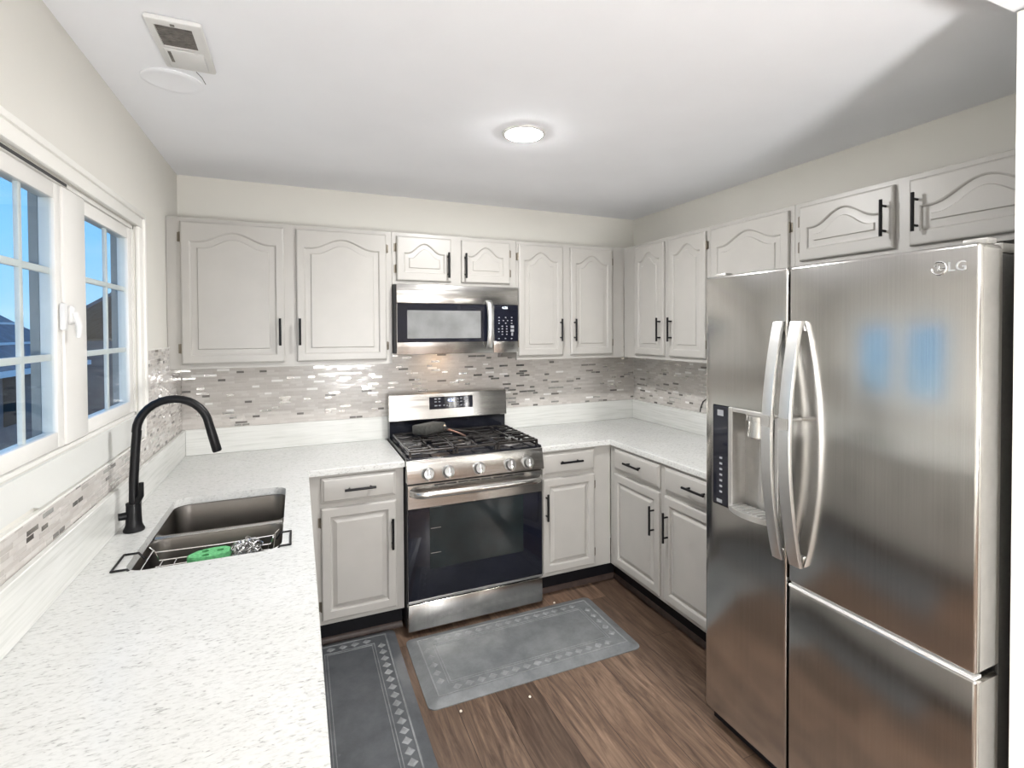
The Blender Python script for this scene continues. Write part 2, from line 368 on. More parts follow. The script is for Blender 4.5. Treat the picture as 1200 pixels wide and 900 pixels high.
# ------------------------------------------------------------------ window
win = bpy.data.objects.new('window_1', None); COL.objects.link(win); win.location = (0, (WY0+WY1)/2, WZ0); struct(win, 'white double window over the sink')
m = MB()
cw = .066
yo0, yo1, zt = WY0-cw, WY1+cw, WZ1+.054
def casing(m, a0, b0, a1, b1):
    m.box(.0005, a0, b0, .016, a1, b1, .004)
casing(m, yo0, WZ1, yo1, zt); casing(m, WY1, WZ0, yo1, WZ1); casing(m, yo0, WZ0, WY0, WZ1)
m.box(.0005, yo0-.004, zt-.016, .024, yo1+.004, zt+.004, .005); m.box(.0005, yo1-.018, WZ0, .024, yo1+.004, zt-.014, .005); m.box(.0005, yo0-.004, WZ0, .024, yo0+.018, zt-.014, .005)
m.build('casing', 'trim', win)
m = MB()    # outer frame lining the opening
FD = .073
m.box(-FD, WY0+.001, WZ0+.001, -.004, WY0+.014, WZ1-.001); m.box(-FD, WY1-.014, WZ0+.001, -.004, WY1-.001, WZ1-.001)
m.box(-FD, WY0+.001, WZ1-.014, -.004, WY1-.001, WZ1-.001); m.box(-FD, WY0+.001, WZ0+.001, -.004, WY1-.001, WZ0+.012)
m.build('frame', 'vinyl', win, smooth=False)
ym0, ym1 = -1.490, -1.325
m = MB(); m.box(-.07, ym0, WZ0+.012, -.003, ym1, WZ1-.014, .008); m.build('mullion', 'vinyl', win)
def sash(y0, y1, z0, z1, tl, tr, ymun):
    s = MB(); t = .044; x0, x1 = -.044, -.009
    s.box(x0, y0, z0, x1, y0+tl, z1, .003); s.box(x0, y1-tr, z0, x1, y1, z1, .003)
    s.box(x0+.001, y0+tl-.003, z0, x1-.001, y1-tr+.003, z0+t, .003); s.box(x0+.001, y0+tl-.003, z1-t, x1-.001, y1-tr+.003, z1, .003)
    so = s.build('sash', 'vinyl', win)
    g = MB(); g.box(-.020, y0+tl-.003, z0+t-.004, -.016, y1-tr+.003, z1-t+.004); g.build('glass', 'glass', so, smooth=False)
    k = MB()
    for zz in (1.512, 1.745): k.box(-.030, y0+tl-.003, zz-.009, -.0205, y1-tr+.003, zz+.009, .002)
    k.box(-.031, ymun-.009, z0+t-.003, -.0203, ymun+.009, z1-t+.003, .002)
    k.build('muntin', 'vinyl', so)
sash(WY0+.015, ym0-.001, WZ0+.013, WZ1-.015, .044, .040, -1.69); sash(ym1+.001, WY1-.015, WZ0+.013, WZ1-.015, .012, .042, -1.075)
m = MB()    # brick-mould / screen channel outside the glass
for a, b in ((WY1-.045, WY1-.015), (ym0-.035, ym0-.002)): m.box(-.066, a, WZ0+.013, -.046, b, WZ1-.015)
m.build('screen_channel', 'channel', win, smooth=False)
m = MB(); m.box(-.008, ym0-.028, 1.585, .006, ym0-.006, 1.66, .005); m.box(-.004, ym0-.004, 1.60, .016, ym0+.03, 1.655, .012, 3)
m.tube([(.014, ym0+.008, 1.635), (.024, ym0+.010, 1.60), (.022, ym0+.012, 1.565)], [.009, .008, .006], 8)
m.build('latch', 'white_plastic', win)
m = MB(); m.box(-.006, WY0+.02, WZ1-.013, -.0035, ym0+.03, WZ1-.004); m.build('track_shadow_gap', 'rubber', win, smooth=False)
# painted apron below the window, down to the tile
m = MB(); m.prism([(-2.25, 1.163), (-1.73, 1.163), (-1.70, 1.152), (-.755, 1.152), (-.755, WZ0), (-2.25, WZ0)], .0005, .009, 'x')
struct(m.build('trim_apron', 'apron', smooth=False), 'painted apron under the window')

# ------------------------------------------------------------------ outside
m = MB(); m.box(-60, -20, -2.95, -.3, 70, -2.85); struct(m.build('ground', 'grass', smooth=False), 'dark ground outside the window')
def house(x0, y0, x1, y1, ze, zr, label):
    t = thing('house', label, 'house', ((x0+x1)/2, (y0+y1)/2, -2.85), 'houses outside the window')
    b = MB(); b.box(x0, y0, -2.85, x1, y1, ze); b.build('wall', 'siding', t, smooth=False)
    r = MB(); ov = .4; xm = (x0+x1)/2; s = (zr-ze)/((x1-x0)/2)
    r.loops([[(x0-ov, y, ze-ov*s), (xm, y, zr), (x1+ov, y, ze-ov*s), (x1+ov, y, ze-ov*s-.15), (xm, y, zr-.15), (x0-ov, y, ze-ov*s-.15)] for y in (y0-ov, y1+ov)])
    ro = r.build('roof', 'roof', t, smooth=False)
    for xx in (x0-ov, x1+ov):
        g = MB(); g.box(xx-.06, y0-ov, ze-ov*s-.17, xx+.06, y1+ov, ze-ov*s-.02); g.build('gutter', 'gutter', ro, smooth=False)
    for i in range(1, 5):
        f = i/5; xx = x1+ov-(x1+ov-xm)*f; zz = ze-ov*s+(zr-ze+ov*s)*f
        g = MB(); g.box(xx-.05, y0-ov, zz-.02, xx+.05, y1+ov, zz+.05); g.build('roof_batten', 'gutter', ro, smooth=False)
    for k in range(3):
        wn = MB(); wn.box(x1, y0+1.2+k*2.2, -.9, x1+.04, y0+2.1+k*2.2, ze-.3); wn.build('window_pane', 'owin', t, smooth=False)
    return t
house(-15, 9, -6.5, 19, .9, 3.7, 'dark house with a pale-lined slate roof beyond the left window pane')
house(-10, 25, -1.0, 36, 1.2, 4.2, 'farther dark house beyond the right window pane')
random.seed(5)
def tree(x, y, h, label):
    t = thing('bare_tree', label, 'tree', (x, y, -2.85), 'bare trees outside the window')
    tr = MB(); tr.tube([(x, y, -2.85), (x+.05, y, -2.85+h*.4), (x, y+.1, -2.85+h*.8)], [.16, .12, .05], 7); tr.build('trunk', 'leaf', t)
    b = MB()
    for i in range(110):
        a = random.uniform(0, 6.28); z0 = -2.85+h*random.uniform(.3, .8); l = random.uniform(.8, 2.0)*h*.13
        p = Vector((x, y, z0)); d = Vector((math.cos(a), math.sin(a), random.uniform(.35, 1.1)))
        q = p+d*l; b.tube([p, (p+q)/2+Vector((random.uniform(-.1, .1), 0, .08)), q], [.04, .028, .012], 5)
        for j in range(3): b.tube([q-d*l*random.uniform(.1, .6), q+Vector((random.uniform(-.6, .6), random.uniform(-.6, .6), random.uniform(.1, .7)))], [.02, .008], 4)
    b.build('branches', 'leaf', t)
tree(-12.6, 24.0, 6.4, 'bare dark tree standing between the two houses')

# ------------------------------------------------------------------ mosaic backsplash
ZU = 1.047          # top of the quartz upstand
t = thing('tile_backsplash', 'taupe linear mosaic tile with white accents on the back wall behind the gas range', 'backsplash', (1.5, -.004, ZU))
m = MB(); m.box(.009, -.008, ZU-.06, W-.009, -.001, 1.46); m.build('tile_field', 'tile_y', t, smooth=False)
t = thing('tile_backsplash', 'pale mosaic tile strip on the left wall beneath and beside the window', 'backsplash', (.004, -1, ZU))
m = MB(); m.prism([(-2.62, ZU-.06), (-.0105, ZU-.06), (-.0105, 1.5), (-.735, 1.5), (-.735, 1.148), (-2.62, 1.14)], .001, .0085, 'x'); m.build('tile_field', 'tile_x', t, smooth=False)
m = MB(); m.box(.001, -2.62, 1.140, .0115, -.742, 1.1465); m.box(.001, -.741, 1.147, .0115, -.735, 1.505); m.box(.001, -.735, 1.5, .0115, -.29, 1.505); m.build('edge_trim', 'trim', t, smooth=False)
t = thing('tile_backsplash', 'taupe mosaic tile on the right wall between corner and refrigerator', 'backsplash', (W-.004, -.9, ZU))
m = MB(); m.box(W-.0085, -1.70, ZU-.06, W-.001, -.0105, 1.388); m.build('tile_field', 'tile_x', t, smooth=False)

# ------------------------------------------------------------------ cabinet builder
BACK = lambda c: (c.x, -c.y, c.z)             # (u, depth, z) -> world for the back wall
RIGHT = lambda c: (W-c.y, -c.x, c.z)
LEFT = lambda c: (c.y, -c.x, c.z)
def arch_outline(L, R, B, T, ah, n=24, sharp=.86):
    pts = [(L, B), (R, B)]
    for i in range(n+1):
        s = 1-2*i/n; x = (L+R)/2+s*(R-L)/2
        k = abs(s)/sharp
        pts.append((x, T+(ah*(.5+.5*math.cos(math.pi*k)) if k < 1 else 0)))
    return pts
def make_door(u0, u1, z0, z1, d0, fn, parent, arch=0, stile=.044, rail=.046, top=.05, th=.019, label=None, ramp=.030):
    F = d0+th; m = MB(); g = .0055
    def lp(L, R, B, T, ah, d): return [(x, d, z) for x, z in arch_outline(L, R, B, T, ah)]
    iL, iR, iB = u0+stile, u1-stile, z0+rail
    iT = z1-top-arch
    gd, rd_, rw, fl = (.0085, .0068, .0035, .95) if arch else (.0125, .0050, .0060, 1)
    L = [lp(u0, u1, z0, z1, 0, d0+.0005), lp(u0, u1, z0, z1, 0, F-.006), lp(u0+.003, u1-.003, z0+.003, z1-.003, 0, F-.002), lp(u0+.008, u1-.008, z0+.008, z1-.008, 0, F),
         lp(iL-.007, iR+.007, iB-.007, iT+.007, arch, F), lp(iL-.002, iR+.002, iB-.002, iT+.002, arch, F-.0035), lp(iL, iR, iB, iT, arch, F-gd), lp(iL+g, iR-g, iB+g, iT-g, arch, F-gd-.0005),
         lp(iL+ramp-rw, iR-ramp+rw, iB+ramp-rw, iT-ramp+rw, arch*fl, F-rd_), lp(iL+ramp, iR-ramp, iB+ramp, iT-ramp, arch*fl, F-.0015)]
    m.loops(L); m.map(fn)
    return m.build('door', 'cab', parent, angle=18, label=label)
def make_drawer(u0, u1, z0, z1, d0, fn, parent, th=.019):
    F = d0+th; m = MB()
    def lp(i, d): return [(u0+i, d, z0+i), (u1-i, d, z0+i), (u1-i, d, z1-i), (u0+i, d, z1-i)]
    m.loops([lp(0, d0+.0005), lp(0, F-.009), lp(.002, F-.007), lp(.010, F-.0045), lp(.014, F-.001), lp(.018, F)]); m.map(fn)
    return m.build('drawer', 'cab', parent, angle=18)
def make_pull(u, z, L, d, fn, parent, vertical=True):
    m = MB(); h = L/2; so = .030
    if vertical:
        m.tube([(u, d+so, z-h), (u, d+so, z+h)], .0062, 10)
        for s in (-1, 1): m.tube([(u, d-.0005, z+s*h*.68), (u, d+so, z+s*h*.68)], .0048, 8)
    else:
        m.tube([(u-h, d+so, z), (u+h, d+so, z)], .0062, 10)
        for s in (-1, 1): m.tube([(u+s*h*.68, d-.0005, z), (u+s*h*.68, d+so, z)], .0048, 8)
    m.map(fn); return m.build('handle', 'black', parent)
def make_hinges(u, zs, d0, fn, parent, side):
    for z in zs:
        m = MB(); m.box(u, d0+.0003, z-.022, u+side*.013, d0+.004, z+.022, .001); m.tube([(u+side*.002, d0+.009, z-.024), (u+side*.002, d0+.009, z+.024)], .0048, 8)
        m.map(fn); m.build('hinge', 'hinge', parent)
def carcass(u0, u1, z0, z1, depth, fn, parent, openings, inner=.002):
    """solid box body with a face frame whose rails and stiles stand 2 cm in front of it"""
    b = MB(); b.box(u0+.001, inner, z0+.012, u1-.001, depth-.0195, z1-.001); b.map(fn); b.build('body', 'cab', parent, smooth=False)
    f = MB(); f.box(u0, depth-.019, z0, u1, depth, z1, .0015, 1)
    for (a, b_, c, d) in openings:
        k = MB(); k.box(a+.012, depth-.012, c+.012, b_-.012, depth+.05, d-.012); f.cut(k)
    f.map(fn); f.build('face_frame', 'cab', parent, angle=18)
DU = .286; Z0U, Z1U = 1.391, 2.149
DB, DT = 1.418, 2.127
# back wall uppers --------------------------------------------------
def upper(label, u0, u1, z0, fn, doors, zd0, depth=DU, loc=None):
    t = thing('wall_cabinet', label, 'cabinet', loc)
    carcass(u0, u1, z0, Z1U, depth, fn, t, [(a, b, zd0, DT) for a, b, *_ in doors], inner=.010 if fn is not LEFT else .002)
    for a, b, hs, pu, pz, pl, ah, kw in doors:
        d = make_door(a, b, zd0, DT, depth, fn, t, ah, **kw)
        make_pull(pu, pz, pl, depth+.019, fn, d)
        h = DT-zd0
        make_hinges(a if hs < 0 else b, (zd0+h*.11, DT-h*.11) if h > .4 else (zd0+h*.26, DT-h*.26), depth, fn, d, hs)
    return t
K = dict()
upper('wide greige wall cabinet with two arched doors left of the microwave', .0015, 1.0855, Z0U, BACK,
      [(.062, .526, -1, .504, 1.577, .142, .052, K), (.584, 1.053, 1, .599, 1.577, .142, .052, K)], DB, loc=(.54, -.14, Z0U))
upper('short greige wall cabinet with two small arched doors above the microwave', 1.0865, 1.859, 1.849, BACK,
      [(1.112, 1.434, -1, 1.412, 1.968, .150, .058, dict(stile=.048, rail=.05, top=.042, ramp=.026)), (1.497, 1.811, 1, 1.518, 1.970, .150, .058, dict(stile=.048, rail=.05, top=.042, ramp=.026))], 1.872, loc=(1.47, -.14, 1.849))
upper('narrow greige wall cabinet with two arched doors right of the microwave', 1.860, 2.6755, Z0U, BACK,
      [(1.872, 2.188, -1, 2.166, 1.582, .146, .056, K), (2.246, 2.572, 1, 2.270, 1.582, .146, .056, K)], DB, loc=(2.27, -.14, Z0U))
# right wall uppers
upper('greige wall cabinet with two narrow arched doors on the right wall by the corner', .288, 1.112, Z0U, RIGHT,
      [(.436, .733, -1, .706, 1.582, .146, .052, K), (.783, 1.091, 1, .812, 1.582, .146, .052, K)], DB, loc=(W-.14, -.7, Z0U))
upper('greige single-door wall cabinet on the right wall just before the refrigerator', 1.113, 1.646, Z0U, RIGHT,
      [(1.137, 1.622, 1, 1.165, 1.582, .146, .058, K)], DB, loc=(W-.14, -1.38, Z0U))
upper('short greige wall cabinet over the refrigerator with black pulls at its middle', 1.647, 2.645, 1.862, RIGHT,
      [(1.679, 2.084, -1, 2.056, 2.003, .140, .060, dict(rail=.055, top=.042)), (2.138, 2.600, 1, 2.168, 2.003, .140, .064, dict(rail=.055, top=.042))], 1.886, loc=(W-.14, -2.14, 1.862))
# base cabinets -----------------------------------------------------
ZT = .875; DBF = .605
def base(label, u0, u1, fn, drawers, doors, loc, depth=DBF, kick=.536, kick_u=None, hollow=False):
    t = thing('base_cabinet', label, 'cabinet', loc)
    zb = .130
    ops = [(a, b, .733, .860) for a, b, *_ in drawers]+[(a, b, .155, .710) for a, b, *_ in doors]
    b = MB()
    if hollow:
        b.box(u0+.001, .002, zb+.01, u0+.02, depth-.0195, ZT-.001); b.box(u1-.02, .002, zb+.01, u1-.001, depth-.0195, ZT-.001); b.box(u0+.02, .002, zb+.01, u1-.02, depth-.0195, zb+.03)
    else: b.box(u0+.001, .002, zb+.01, u1-.001, depth-.0195, ZT-.001)
    b.map(fn); b.build('body', 'cab', t, smooth=False)
    f = MB(); f.box(u0, depth-.019, zb, u1, depth, ZT-.001, .0015, 1)
    for (a, b_, c, d) in ops:
        k = MB(); k.box(a+.012, depth-.012, c+.012, b_-.012, depth+.05, d-.012); f.cut(k)
    f.map(fn); f.build('face_frame', 'cab', t, angle=18)
    ku = kick_u or (u0, u1)
    k = MB(); k.box(ku[0], kick-.016, .0, ku[1], kick, zb+.009); k.map(fn); k.build('toe_kick', 'cabdark', t, smooth=False)
    s = MB(); s.loops([[(u, kick+.0005, 0.0005), (u, kick+.013, .0005), (u, kick+.012, .016), (u, kick+.008, .024), (u, kick+.0005, .03)] for u in ku]); s.map(fn); s.build('shoe_moulding', 'shoe', t)
    for a, b_, pu, pz in drawers:
        d = make_drawer(a, b_, .733, .860, depth, fn, t); make_pull(pu, pz, .150, depth+.019, fn, d, False)
    for a, b_, hs, pu, pz in doors:
        d = make_door(a, b_, .155, .710, depth, fn, t, 0, stile=.046, rail=.05, top=.05, ramp=.026); make_pull(pu, pz, .156, depth+.019, fn, d)
        make_hinges(a if hs < 0 else b_, (.225, .64), depth, fn, d, hs)
    return t
base('greige base cabinet with one drawer and one door left of the gas range', .576, 1.0845, BACK, [(.683, 1.044, .866, .797)], [(.683, 1.044, -1, 1.022, .544)], (.85, -.3, 0), kick_u=(.536, 1.0845))
base('greige base cabinet with one drawer and one door right of the gas range', 1.8605, 2.355, BACK, [(1.884, 2.232, 2.06, .803)], [(1.884, 2.232, 1, 1.902, .552)], (2.1, -.3, 0), kick_u=(1.8605, 2.424))
base('greige base cabinet with two drawers and two doors along the right wall', .607, 1.690, RIGHT, [(.666, 1.096, .881, .803), (1.139, 1.600, 1.386, .803)],
     [(.666, 1.096, -1, 1.055, .552), (1.139, 1.600, 1, 1.170, .552)], (W-.3, -1.15, 0), kick_u=(.552, 1.690))
base('greige sink base cabinet run under the left counter facing the floor mat', .608, 2.62, LEFT, [(1.72, 2.15, 1.93, .803), (2.19, 2.60, 2.39, .803)],
     [(.70, 1.16, -1, 1.13, .552), (1.20, 1.67, 1, 1.23, .552), (1.72, 2.15, -1, 2.12, .552), (2.19, 2.60, 1, 2.22, .552)], (.3, -1.6, 0), depth=.572, kick=.520, hollow=True, kick_u=(.552, 2.62))

# ------------------------------------------------------------------ countertops
def bevel_top(mb): return mb
SX0, SX1, SY0, SY1 = .130, .535, -1.555, -.845     # sink cut-out
def rrect(x0, y0, x1, y1, r, n=6):
    p = []
    for cx, cy, a0 in ((x1-r, y1-r, 0), (x0+r, y1-r, 90), (x0+r, y0+r, 180), (x1-r, y0+r, 270)):
        for i in range(n+1):
            a = rad(a0+90*i/n); p.append((cx+r*math.cos(a), cy+r*math.sin(a)))
    return p
def slab(mb, poly, z0, z1, e=.003):
    # inset ring for a small eased top edge
    n = len(poly); ins = []
    for i in range(n):
        p0, p1, p2 = Vector(poly[i-1]), Vector(poly[i]), Vector(poly[(i+1) % n])
        a = (p1-p0).normalized(); b = (p2-p1).normalized(); n1 = Vector((-a.y, a.x)); n2 = Vector((-b.y, b.x)); k = (n1+n2); k = k/(max(.3, 1+n1.dot(n2)))
        ins.append(p1+k*e)
    return mb.loops([[(x, y, z0) for x, y in poly], [(x, y, z1-e) for x, y in poly], [(p.x, p.y, z1) for p in ins]])
lc = thing('countertop', 'white flecked quartz counter on the left holding the sink and black faucet', 'countertop', (.3, -1.3, .876))
m = MB(); slab(m, [(.002, -2.625), (.628, -2.625), (.628, -.630), (1.088, -.630), (1.088, -.002), (.002, -.002)], .876, ZC)
k = MB(); k.prism(rrect(SX0, SY0, SX1, SY1, .055), .8, 1.0); m.cut(k)
m.build('slab', 'quartz', lc, angle=30)
m = MB(); m.box(.0095, -2.625, ZC+.0005, .026, -.0095, ZU, .002, 1); m.build('upstand', 'quartz_up', lc)
m = MB(); m.box(.0265, -.026, ZC+.0005, 1.098, -.0095, ZU, .002, 1); m.build('upstand', 'quartz_up', lc)
rc = thing('countertop', 'bright white quartz counter in the right corner between range and refrigerator', 'countertop', (2.5, -.8, .876))
m = MB(); slab(m, [(1.858, -.002), (1.858, -.630), (2.337, -.630), (2.337, -1.70), (W-.002, -1.70), (W-.002, -.002)], .876, ZC)
m.build('slab', 'quartz', rc, angle=30)
m = MB(); m.box(1.848, -.026, ZC+.0005, W-.0265, -.0095, ZU, .002, 1); m.build('upstand', 'quartz_up', rc)
m = MB(); m.box(W-.026, -1.70, ZC+.0005, W-.0095, -.0095, ZU, .002, 1); m.build('upstand', 'quartz_up', rc)

# ------------------------------------------------------------------ sink
sk = thing('kitchen_sink', 'stainless steel double bowl undermount sink in the left counter', 'sink', (.33, -1.2, .675))
def bowl(name, y0, y1):
    m = MB(); zt = .874; zb = .685; L = []
    outer = lambda i, z, r: [(x, y, z) for x, y in rrect(SX0-.004+i, y0+i, SX1+.004-i, y1-i, r, 6)]
    L = [outer(-.018, zt, .07), outer(0, zt, .055), outer(.004, zt-.008, .055), outer(.010, zb+.05, .055), outer(.016, zb+.018, .055), outer(.035, zb+.004, .05), outer(.09, zb, .04)]
    m.loops(L, cap=False); m.b.faces.new([m.b.verts[i] for i in range(len(m.b.verts)-len(L[0]), len(m.b.verts))] if False else [v for v in list(m.b.verts)[-len(L[0]):]])
    for v in m.b.verts: pass
    o = m.build(name, 'sink', sk)
    o.modifiers.new('s', 'SOLIDIFY').thickness = .0015
    d = MB(); cx, cy = (SX0+SX1)/2, (y0+y1)/2
    d.lathe([(.045, .0015), (.043, .004), (.036, .004), (.030, .0005), (.012, .0008)], (cx, cy, zb+.001)); d.build('drain', 'chrome', o)
    return o
YDV = -1.205
bowl('bowl', YDV+.014, SY1+.004); bowl('bowl', SY0-.004, YDV-.014)
m = MB(); m.tube([(SX0+.006, YDV, .867), (SX1-.006, YDV, .867)], .0128, 10); m.build('divider', 'steel_h', sk)

# ------------------------------------------------------------------ faucet
fa = thing('kitchen_faucet', 'matte black gooseneck pull-down faucet behind the sink', 'faucet', (.073, -1.19, ZC))
fx, fy = .073, -1.19
m = MB(); m.lathe([(.030, .0005), (.031, .006), (.027, .014), (.0235, .024), (.022, .05), (.0215, .085), (.020, .09)], (fx, fy, ZC), seg=24); m.build('base', 'black', fa)
m = MB(); m.tube([(fx-.018, fy-.006, ZC+.055), (fx-.04, fy-.012, ZC+.055)], [.013, .012], 14); m.build('side_cap', 'black', fa)
pts = [(fx, fy, ZC+.088), (fx+.002, fy, ZC+.18), (fx+.008, fy, 1.19), (fx+.013, fy, 1.245)]
cx, cz, r = .190, 1.238, .1065
for i in range(0, 16):
    a = rad(178-i*11.3); pts.append((cx+r*math.cos(a), fy, cz+r*math.sin(a)*1.02))
m = MB(); m.tube(pts, .0137, 14); m.build('gooseneck', 'black', fa)
p, q = Vector(pts[-1]), Vector(pts[-1])-Vector(pts[-2]); q.normalize()
m = MB(); m.tube([p-q*.004, p+q*.02, p+q*.03, p+q*.10, p+q*.105], [.0140, .0143, .0148, .0155, .0135], 16); m.build('spray_head', 'black', fa)
m = MB(); m.tube([(fx, fy, ZC+.088), (fx, fy, ZC+.096)], .0222, 18); m.tube([(fx+.012, fy-.010, ZC+.098), (fx+.024, fy-.014, ZC+.12), (fx+.026, fy-.015, ZC+.165)], [.010, .009, .007], 10); m.build('lever', 'black', fa)

# ------------------------------------------------------------------ sink rack with sponge and scourer
rk = thing('sink_rack', 'wire rack with black end handles spanning the near sink bowl', 'rack', (.33, -1.49, .845))
ry0, ry1, rz = -1.545, -1.345, .848
hy1 = -1.425
m = MB()
def wire(m, pts, r=.0022, closed=False): m.tube(pts, r, 6, closed)
for y in (ry0, ry1):
    wire(m, [(.150, y, ZC-.012), (.165, y, ZC-.03), (.175, y, rz), (.345, y, rz-.002), (.495, y, rz), (.505, y, ZC-.03), (.522, y, ZC-.012)])
wire(m, [(.16, ry0, ZC-.022), (.16, ry1, ZC-.022)]); wire(m, [(.51, ry0, ZC-.022), (.51, ry1, ZC-.022)])
for i in range(9): wire(m, [(.185+i*.038, ry0, rz), (.185+i*.038, ry1, rz)], .0016)
for y in (ry0+.05, ry0+.10, ry0+.15): wire(m, [(.175, y, rz), (.495, y, rz)], .0016)
for y in (ry0, ry1): wire(m, [(.165, y, ZC-.03), (.345, y, ZC-.034), (.505, y, ZC-.03)], .002)
m.build('basket', 'chrome', rk)
for x0, x1 in ((.156, .104), (.516, .560)):
    m = MB(); z = ZC+.0045
    m.tube([(x0, ry0, ZC-.016), (x0+(x1-x0)*.3, ry0, z), (x1, ry0, z), (x1, hy1, z), (x0+(x1-x0)*.3, hy1, z), (x0, hy1, ZC-.016)], .0034, 8)
    m.build('end_handle', 'black', rk)
m = MB()
OY = .062
pl = [(.262, -1.478), (.285, -1.450), (.33, -1.437), (.366, -1.438), (.383, -1.455), (.382, -1.500), (.34, -1.516), (.29, -1.516), (.266, -1.50)]
def ins(f): return [((x-.325)*f+.325, (y+1.478-OY)*f-1.478+OY) for x, y in pl]
pl = [(x, y+OY) for x, y in pl]
m.loops([[(x, y, rz+.0035) for x, y in ins(.93)], [(x, y, rz+.008) for x, y in pl], [(x, y, rz+.024) for x, y in pl], [(x, y, rz+.029) for x, y in ins(.93)]])
for hx, hy in ((.310, -1.463), (.352, -1.470), (.315, -1.498)):
    k = MB(); k.lathe([(.0105, rz-.01), (.0105, rz+.05)], (hx, hy+OY, 0), seg=12); m.cut(k)
sp = m.build('sponge', 'sponge', None); tag(sp, 'green scrubber with dark holes lying in the sink rack', 'sponge')
random.seed(3); m = MB()
for i in range(46):
    c = Vector((.430+random.gauss(0, .018), -1.42+random.gauss(0, .014), rz+.030+random.gauss(0, .008))); r = random.uniform(.010, .020)
    c.x = min(max(c.x, .395), .47); c.y = min(max(c.y, -1.455), -1.385); c.z = max(c.z, rz+.0045+r*.75)
    a = Vector((random.uniform(-1, 1), random.uniform(-1, 1), random.uniform(-1, 1))).normalized(); u = a.orthogonal().normalized(); v = a.cross(u)
    pts = [c+(u*math.cos(t)+v*math.sin(t))*r for t in [6.283*k/12 for k in range(12)]]
    for p in pts: p.z = max(p.z, rz+.004)
    m.tube(pts, .0016, 4, True)
st = m.build('scouring_pad', 'wool', None); tag(st, 'curly silver steel scourer beside the green scrubber in the sink', 'scourer')

# ------------------------------------------------------------------ gas range
X0, X1 = 1.0915, 1.8545
rg = thing('gas_range', 'stainless steel freestanding gas range with black oven glass', 'stove', ((X0+X1)/2, -.35, 0))
m = MB(); m.box(X0, -.635, .03, X1, -.030, .912, .003, 1)
for x in (X0+.05, X1-.05):
    for y in (-.58, -.08): m.lathe([(.018, 0), (.018, .032)], (x, y, 0), seg=12)
m.build('body', 'rubber', rg)
m = MB(); m.box(X0, -.672, .028, X1, -.636, .168, .005); m.build('storage_drawer', 'steel', rg)
m = MB(); m.box(X0+.001, -.672, .180, X1-.001, -.636, .788, .004); dr = m.build('oven_door', 'bglass', rg)
m = MB(); m.box(X0+.001, -.6775, .664, X1-.001, -.6725, .788, .002, 1); m.build('door_band', 'steel_h', dr, label='stainless band across the oven door')
m = MB(); m.box(X0+.001, -.6765, .176, X1-.001, -.6725, .189, .001, 1); m.build('door_bottom_edge', 'steel_h', dr)
m = MB(); m.box(1.205, -.6735, .340, 1.735, -.6722, .660); m.build('oven_window', 'owin', dr, smooth=False)
for z in (.42, .55):
    m = MB(); m.box(1.21, -.6742, z, 1.265, -.6736, z+.003); m.build('rack_edge', 'burner', dr, smooth=False)
# handle: broad bowed bar
m = MB(); L = []
for i in range(25):
    f = i/24; x = X0+.010+(X1-X0-.020)*f; bow = .062*min(1, math.sin(math.pi*min(max(f, .0), 1))*6)**.7 if 0 < f < 1 else 0
    y = -.679-bow-.006*math.sin(math.pi*f); hh = .017
    L.append([(x, y+.010*a, .748+hh*b) for a, b in ((.4, -1), (-.5, -.8), (-1, 0), (-.5, .8), (.4, 1), (1, .4), (1, -.4))])
m.loops(L); m.build('oven_handle', 'steel_h', dr, angle=50)
m = MB()
for i in range(8):
    x = 1.23+i*.065; m.box(x, -.6788, .775, x+.052, -.6776, .782)
m.build('vent_slot', 'rubber', dr, smooth=False)
# control panel
m = MB(); m.loops([[(x, -.637, .797), (x, -.690, .797), (x, -.692, .802), (x, -.668, .910), (x, -.660, .9155), (x, -.637, .9155)] for x in (X0-.002, X1+.002)]); cp = m.build('control_panel', 'steel_h', rg, angle=40)
nrm = Vector((0, -.108, .024)).normalized()
for x in (1.195, 1.303, 1.473, 1.652, 1.760):
    c = Vector((x, -.684, .841)); m = MB()
    m.lathe([(.034, .0), (.0335, .004), (.0285, .006), (.0275, .024), (.025, .028), (.010, .0285)], c, nrm, 30)
    m.box(-.0045, -.021, .027, .0045, .021, .037, .002) if False else None
    kb = m.build('knob', 'knob', rg)
    g = MB(); g.box(x-.0065, -.024, -.026, x+.0065, -.010, .026, .003); g.map(lambda v, c=c: (v.x, v.y+c.y-.016+(v.z)*.22, v.z+c.z)); g.build('knob_grip', 'chrome', kb)
